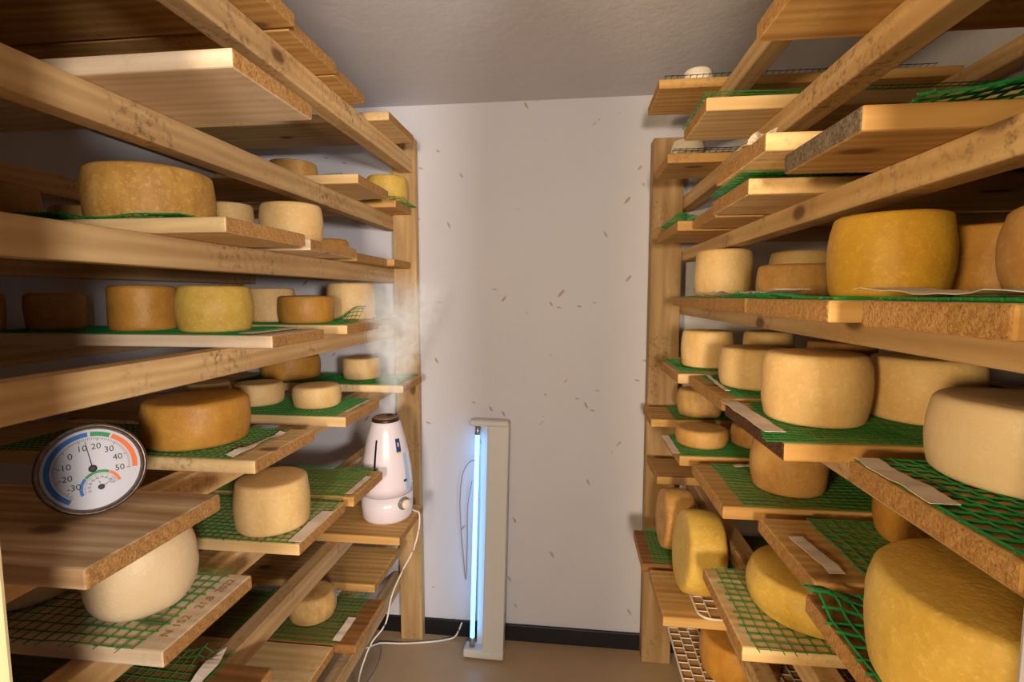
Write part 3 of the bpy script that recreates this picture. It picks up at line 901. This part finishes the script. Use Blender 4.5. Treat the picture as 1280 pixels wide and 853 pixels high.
# two wheels standing on edge
cheese_obj('rear cheese wheel leaning on its edge on green net', .312, 1.515, zt(.61) + .0918, .090, .088, 'tan', .05, .014, GR, (0, -PI / 2 + .06, 0.02), True, 201)
cheese_obj('front cheese wheel standing on its edge on the wire rack', .322, 1.285, zt(.61) + .1100, .102, .088, 'gold', .05, .014, GR, (0, -PI / 2 + .10, 0.02), True, 202)

# ---------------------------------------------------------------- thermometer and hygrometer
GC = Vector((-.645, .607, 1.1553))
nrm = Vector((math.sin(math.radians(53)), -math.cos(math.radians(53)), .25)).normalized()
up = Vector((0, 0, 1)); xr_ = up.cross(nrm).normalized(); yr_ = nrm.cross(xr_)
rotm = Matrix((xr_, yr_, nrm)).transposed()
gauge = empty('thermometer', GC)
gauge.rotation_euler = rotm.to_euler()
tag(gauge, 'round white dial thermometer with hygrometer and worn chrome rim, standing on a board', 'thermometer')
GRd = .0610
obj('case', lathe([(.02, -.016), (GRd * .80, -.016), (GRd * .9, -.012), (GRd * .95, -.004)], 64), M['chrome'], gauge, smooth=True)
bm = lathe([(GRd * .86, -.006), (GRd * .97, -.006), (GRd, -.002), (GRd * .995, .004), (GRd * .965, .0075), (GRd * .92, .0065), (GRd * .895, .002), (GRd * .86, -.006)], 72, cap=False)
obj('rim', bm, M['chrome'], gauge, smooth=True)
dial = obj('dial', lathe([(.002, -.003), (GRd * .93, -.003), (GRd * .93, -.0022), (.002, -.0022)], 64), M['dial'], gauge)
Z0 = -.0020
def arc(cx, cy, r0, r1, a0, a1, z=Z0):
    bm = bmesh.new()
    n = max(6, int(abs(a1 - a0) / 4))
    pr = None
    for k in range(n + 1):
        a = math.radians(a0 + (a1 - a0) * k / n)
        cur = (bm.verts.new((cx + r0 * math.cos(a), cy + r0 * math.sin(a), z)), bm.verts.new((cx + r1 * math.cos(a), cy + r1 * math.sin(a), z)))
        if pr: bm.faces.new((pr[0], cur[0], cur[1], pr[1]))
        pr = cur
    bmesh.ops.recalc_face_normals(bm, faces=list(bm.faces))
    return bm
R_ = GRd * .90
def dp(name, bm, mt, smooth=False): return obj(name, bm, M[mt], dial)
dp('blue_band', arc(0, 0, R_ * .80, R_ * .91, 236, 92), 'd_blue')
dp('green_band', arc(0, 0, R_ * .80, R_ * .91, 88.5, 62), 'd_green')
dp('orange_band', arc(0, 0, R_ * .80, R_ * .91, 59, -9), 'd_orange')
SCX, SCY, SR = R_ * .13, -R_ * .48, R_ * .42
dp('small_blue_band', arc(SCX, SCY, SR * .84, SR, 200, 138), 'd_blue')
dp('small_green_band', arc(SCX, SCY, SR * .84, SR, 136, 62), 'd_green')
dp('small_orange_band', arc(SCX, SCY, SR * .84, SR, 60, 12), 'd_orange')
def ticks(cx, cy, r0, r1, a0, a1, n, wdt, major, r0m):
    bm = bmesh.new()
    for k in range(n + 1):
        a = math.radians(a0 + (a1 - a0) * k / n)
        ra = r0m if k % major == 0 else r0
        u = Vector((math.cos(a), math.sin(a), 0)); v = Vector((-u.y, u.x, 0)) * (wdt * (1.6 if k % major == 0 else 1))
        c = Vector((cx, cy, Z0 + .0001))
        bm.faces.new([bm.verts.new(q) for q in (c + u * ra - v, c + u * r1 - v, c + u * r1 + v, c + u * ra + v)])
    return bm
dp('scale_ticks', ticks(0, 0, R_ * .715, R_ * .765, 225, -10, 80, .00022, 10, R_ * .68), 'ink')
dp('small_scale_ticks', ticks(SCX, SCY, SR * .72, SR * .80, 195, 15, 32, .00013, 4, SR * .68), 'ink')
def num(txt, ang, rad, size, cx=0, cy=0):
    me = text_mesh(txt, size)
    me.materials.clear()
    a = math.radians(ang)
    obj('numeral', me, M['ink'], dial, (cx + rad * math.cos(a), cy + rad * math.sin(a), Z0 + .0002))
for k, tx in enumerate(('-30', '-20', '-10', '0', '10', '20', '30', '40', '50')):
    num(tx, 225 - k * 29.375, R_ * .545, .0112)
num('\u00b0C', 232, R_ * .76, .0062)
for k, tx in enumerate(('20', '30', '40', '50', '60', '70', '80', '90', '100')):
    num(tx, 195 - k * 22.5, SR * .56, .0040, SCX, SCY)
num('%', 100, SR * .30, .0042, SCX, SCY)
def needle(cx, cy, ang, ln, tail, wd, z):
    bm = bmesh.new()
    a = math.radians(ang); u = Vector((math.cos(a), math.sin(a), 0)); v = Vector((-u.y, u.x, 0))
    c = Vector((cx, cy, z))
    lo = [c - u * tail - v * wd, c + u * ln - v * wd * .3, c + u * ln + v * wd * .3, c - u * tail + v * wd]
    b = [bm.verts.new(q) for q in lo]; t_ = [bm.verts.new(q + Vector((0, 0, .0004))) for q in lo]
    bm.faces.new(list(reversed(b))); bm.faces.new(t_)
    for i in range(4): bm.faces.new((b[i], b[(i + 1) % 4], t_[(i + 1) % 4], t_[i]))
    return bm
obj('needle', needle(0, 0, 98, R_ * .70, R_ * .05, .0007, -.0008), M['ink'], gauge)
obj('hub', lathe([(.001, -.0018), (R_ * .085, -.0018), (R_ * .085, .0002), (R_ * .06, .0008), (.001, .0008)], 24), M['ink'], gauge)
obj('small_needle', needle(SCX, SCY, 28, SR * .85, SR * .05, .0004, -.0010), M['ink'], gauge)
obj('small_hub', lathe([(.001, -.0018), (R_ * .065, -.0018), (R_ * .065, 0), (R_ * .05, .0005), (.001, .0005)], 20), M['ink'], gauge, (SCX, SCY, 0))
obj('glass', lathe([(GRd * .925, .0028), (GRd * .7, .0030), (GRd * .35, .0031), (.001, .0031)], 48, cap=False), M['glass'], gauge, smooth=True)

# ---------------------------------------------------------------- humidifier
HX, HY, HZ = -.577, 1.52, zt(.665)
hum = tag(empty('humidifier', (HX, HY, HZ)), 'white cone-shaped plastic humidifier breathing steam, standing on a brown board', 'humidifier')
prof = [(.060, 0), (.072, .003), (.077, .012), (.0795, .04), (.0798, .085)]
obj('base', lathe(prof, 56), M['plastic'], hum, smooth=True)
obj('seam', lathe([(.0785, .085), (.0785, .0875)], 56), M['seam'], hum, smooth=True)
prof = [(.0798, .0875), (.0795, .115), (.076, .16), (.069, .205), (.060, .25), (.050, .288), (.045, .305), (.0415, .312)]
obj('tank', lathe(prof, 56), M['plastic'], hum, smooth=True)
obj('lid_ring', lathe([(.0425, .309), (.043, .313), (.041, .319), (.036, .320)], 48), M['darklid'], hum, smooth=True)
lid = obj('lid', lathe([(.037, .318), (.037, .322), (.034, .324), (.012, .3245)], 48), M['lid'], hum, smooth=True)
obj('spout', lathe([(.009, 0), (.009, .003), (.006, .004), (.005, .001)], 20), M['darklid'], hum, (.012, .005, .3245), smooth=True)
def prof_r(z):
    P = [(.0798, .0875), (.0795, .115), (.076, .16), (.069, .205), (.060, .25), (.050, .288), (.045, .305)]
    for (r0, z0), (r1, z1) in zip(P[:-1], P[1:]):
        if z <= z1: return r0 + (r1 - r0) * (z - z0) / (z1 - z0)
    return .045
def patch(a0, a1, z0, z1, lift=.0008, tilt=0.0):
    bm = bmesh.new(); rows = []
    for j in range(9):
        z = z0 + (z1 - z0) * j / 8
        rows.append([bm.verts.new(((prof_r(z) + lift) * math.cos(a), (prof_r(z) + lift) * math.sin(a), z)) for a in [math.radians(a0 + tilt * j / 8 + (a1 - a0) * i / 6) for i in range(7)]])
    for p, q in zip(rows[:-1], rows[1:]):
        for i in range(6): bm.faces.new((p[i], p[i + 1], q[i + 1], q[i]))
    return bm
# camera sees it from azimuth about -69 degrees
obj('level_window', patch(-101, -95.5, .165, .262), M['black'], hum, smooth=True)
stk = obj('sticker', patch(-42, -27, .222, .262), M['blue_stk'], hum, smooth=True)
obj('sticker_border', patch(-42, -27, .217, .222), M['yel_stk'], stk, smooth=True)
obj('sticker_mark', patch(-37, -32, .238, .250, .0012), M['yel_stk'], stk, smooth=True)
obj('side_strip', patch(-24, -12, .10, .215, tilt=0), M['pale_stk'], hum, smooth=True)
obj('strip_mark', patch(-30, -20, .128, .136, .0014), M['blue_stk'], hum, smooth=True)
kn = empty('knob_tmp')
bpy.data.objects.remove(kn)
ka = math.radians(-32)
kloc = (.079 * math.cos(ka), .079 * math.sin(ka), .062)
kr = obj('knob', lathe([(.020, -.002), (.020, .004), (.0175, .006)], 32), M['greyk'], hum, kloc, (0, PI / 2, ka))
obj('knob_cap', lathe([(.0145, 0), (.0145, .013), (.0125, .015), (.006, .0155)], 32), M['knob'], kr, (0, 0, .004), smooth=True)

# steam plume
n = 24
prof = [(.014, 0.0), (.04, .03), (.07, .10), (.105, .20), (.14, .30), (.15, .40), (.10, .46)]
bm = lathe(prof, n)
for v in bm.verts:
    v.co.x += .10 * v.co.z
st = obj('steam', bm, M['steam'], None, (HX + .02, HY + .01, HZ + .332))
tag(st, 'thin white steam rising from the humidifier in front of the back post', 'steam', kind='stuff')

# ---------------------------------------------------------------- ultraviolet lamp
base_p = Vector((-.325, 1.842, 0.0028)); top_p = Vector((-.309, 1.915, .915))
ax = (top_p - base_p); LH = ax.length
uvr = empty('ultraviolet_lamp', base_p)
zax = ax.normalized(); yax = zax.cross(Vector((1, 0, 0))).normalized(); xax = yax.cross(zax)
uvr.rotation_euler = Matrix((xax, yax, zax)).transposed().to_euler()
tag(uvr, 'white upright ultraviolet tube lamp glowing blue, leaning on the back wall', 'lamp')
obj('housing', box_bm(.082, .052, LH - .03, .004, 2, (.036, 0, LH / 2)), M['white'], uvr)
for nm, zc, w in (('foot_cap', .016, .157), ('head_cap', LH - .013, .152)):
    bm = box_bm(w, .062, .032 if nm == 'foot_cap' else .024, .008, 3, (0, 0, zc))
    obj(nm, bm, M['white'], uvr)
obj('back_plate', box_bm(.030, .006, LH - .06, .001, 1, (-.018, .022, LH / 2)), M['white'], uvr)
obj('tube', lathe([(.0085, .060), (.0085, LH - .058)], 20), M['uv'], uvr, (-.047, -.004, 0), smooth=True)
obj('tube_cap', lathe([(.0105, .028), (.0105, .066), (.009, .068)], 20), M['metal'], uvr, (-.047, -.004, 0), smooth=True)
obj('tube_cap', lathe([(.009, LH - .062), (.0105, LH - .060), (.0105, LH - .022)], 20), M['metal'], uvr, (-.047, -.004, 0), smooth=True)

# ---------------------------------------------------------------- cords
def cord(label, pts, r, mat, group=None, closed=False):
    bm = bmesh.new()
    o0 = Vector(pts[-1])
    tube(bm, [p - o0 for p in spline(pts, 8)], r, 6)
    bmesh.ops.recalc_face_normals(bm, faces=list(bm.faces))
    o = obj('cord', bm, M[mat], None, o0, smooth=True)
    return tag(o, label, 'cord', group)
cord('white cord dangling from the humidifier board to the floor', [(-.523, 1.566, .700), (-.500, 1.558, .6935), (-.486, 1.552, .6930), (-.4805, 1.545, .680), (-.4795, 1.53, .645), (-.490, 1.505, .59), (-.525, 1.495, .52), (-.562, 1.50, .435), (-.585, 1.50, .339), (-.63, 1.50, .275), (-.655, 1.50, .22), (-.68, 1.50, .138), (-.69, 1.52, .04), (-.70, 1.56, .004)], .0028, 'cord')
cord('white cord lying on the floor from the ultraviolet lamp to the pale rack', [(-.43, 1.925, .07), (-.455, 1.915, .018), (-.50, 1.905, .0045), (-.577, 1.882, .0045), (-.66, 1.866, .0045), (-.735, 1.852, .0100), (-.76, 1.842, .0095), (-.82, 1.80, .0045)], .0035, 'cord')
cord('grey cord curving over the floor under the pale rack', [(-.80, 1.93, .003), (-.775, 1.88, .003), (-.735, 1.83, .003), (-.715, 1.77, .003), (-.71, 1.70, .003), (-.72, 1.62, .003)], .003, 'cordg')
cord('thin grey cable looped against the wall beside the ultraviolet lamp', [(-.36, 1.925, .745), (-.395, 1.935, .735), (-.425, 1.94, .68), (-.436, 1.94, .58), (-.434, 1.94, .48), (-.426, 1.94, .36), (-.415, 1.94, .245), (-.408, 1.938, .38), (-.404, 1.935, .55), (-.385, 1.93, .66)], .0018, 'cordg')
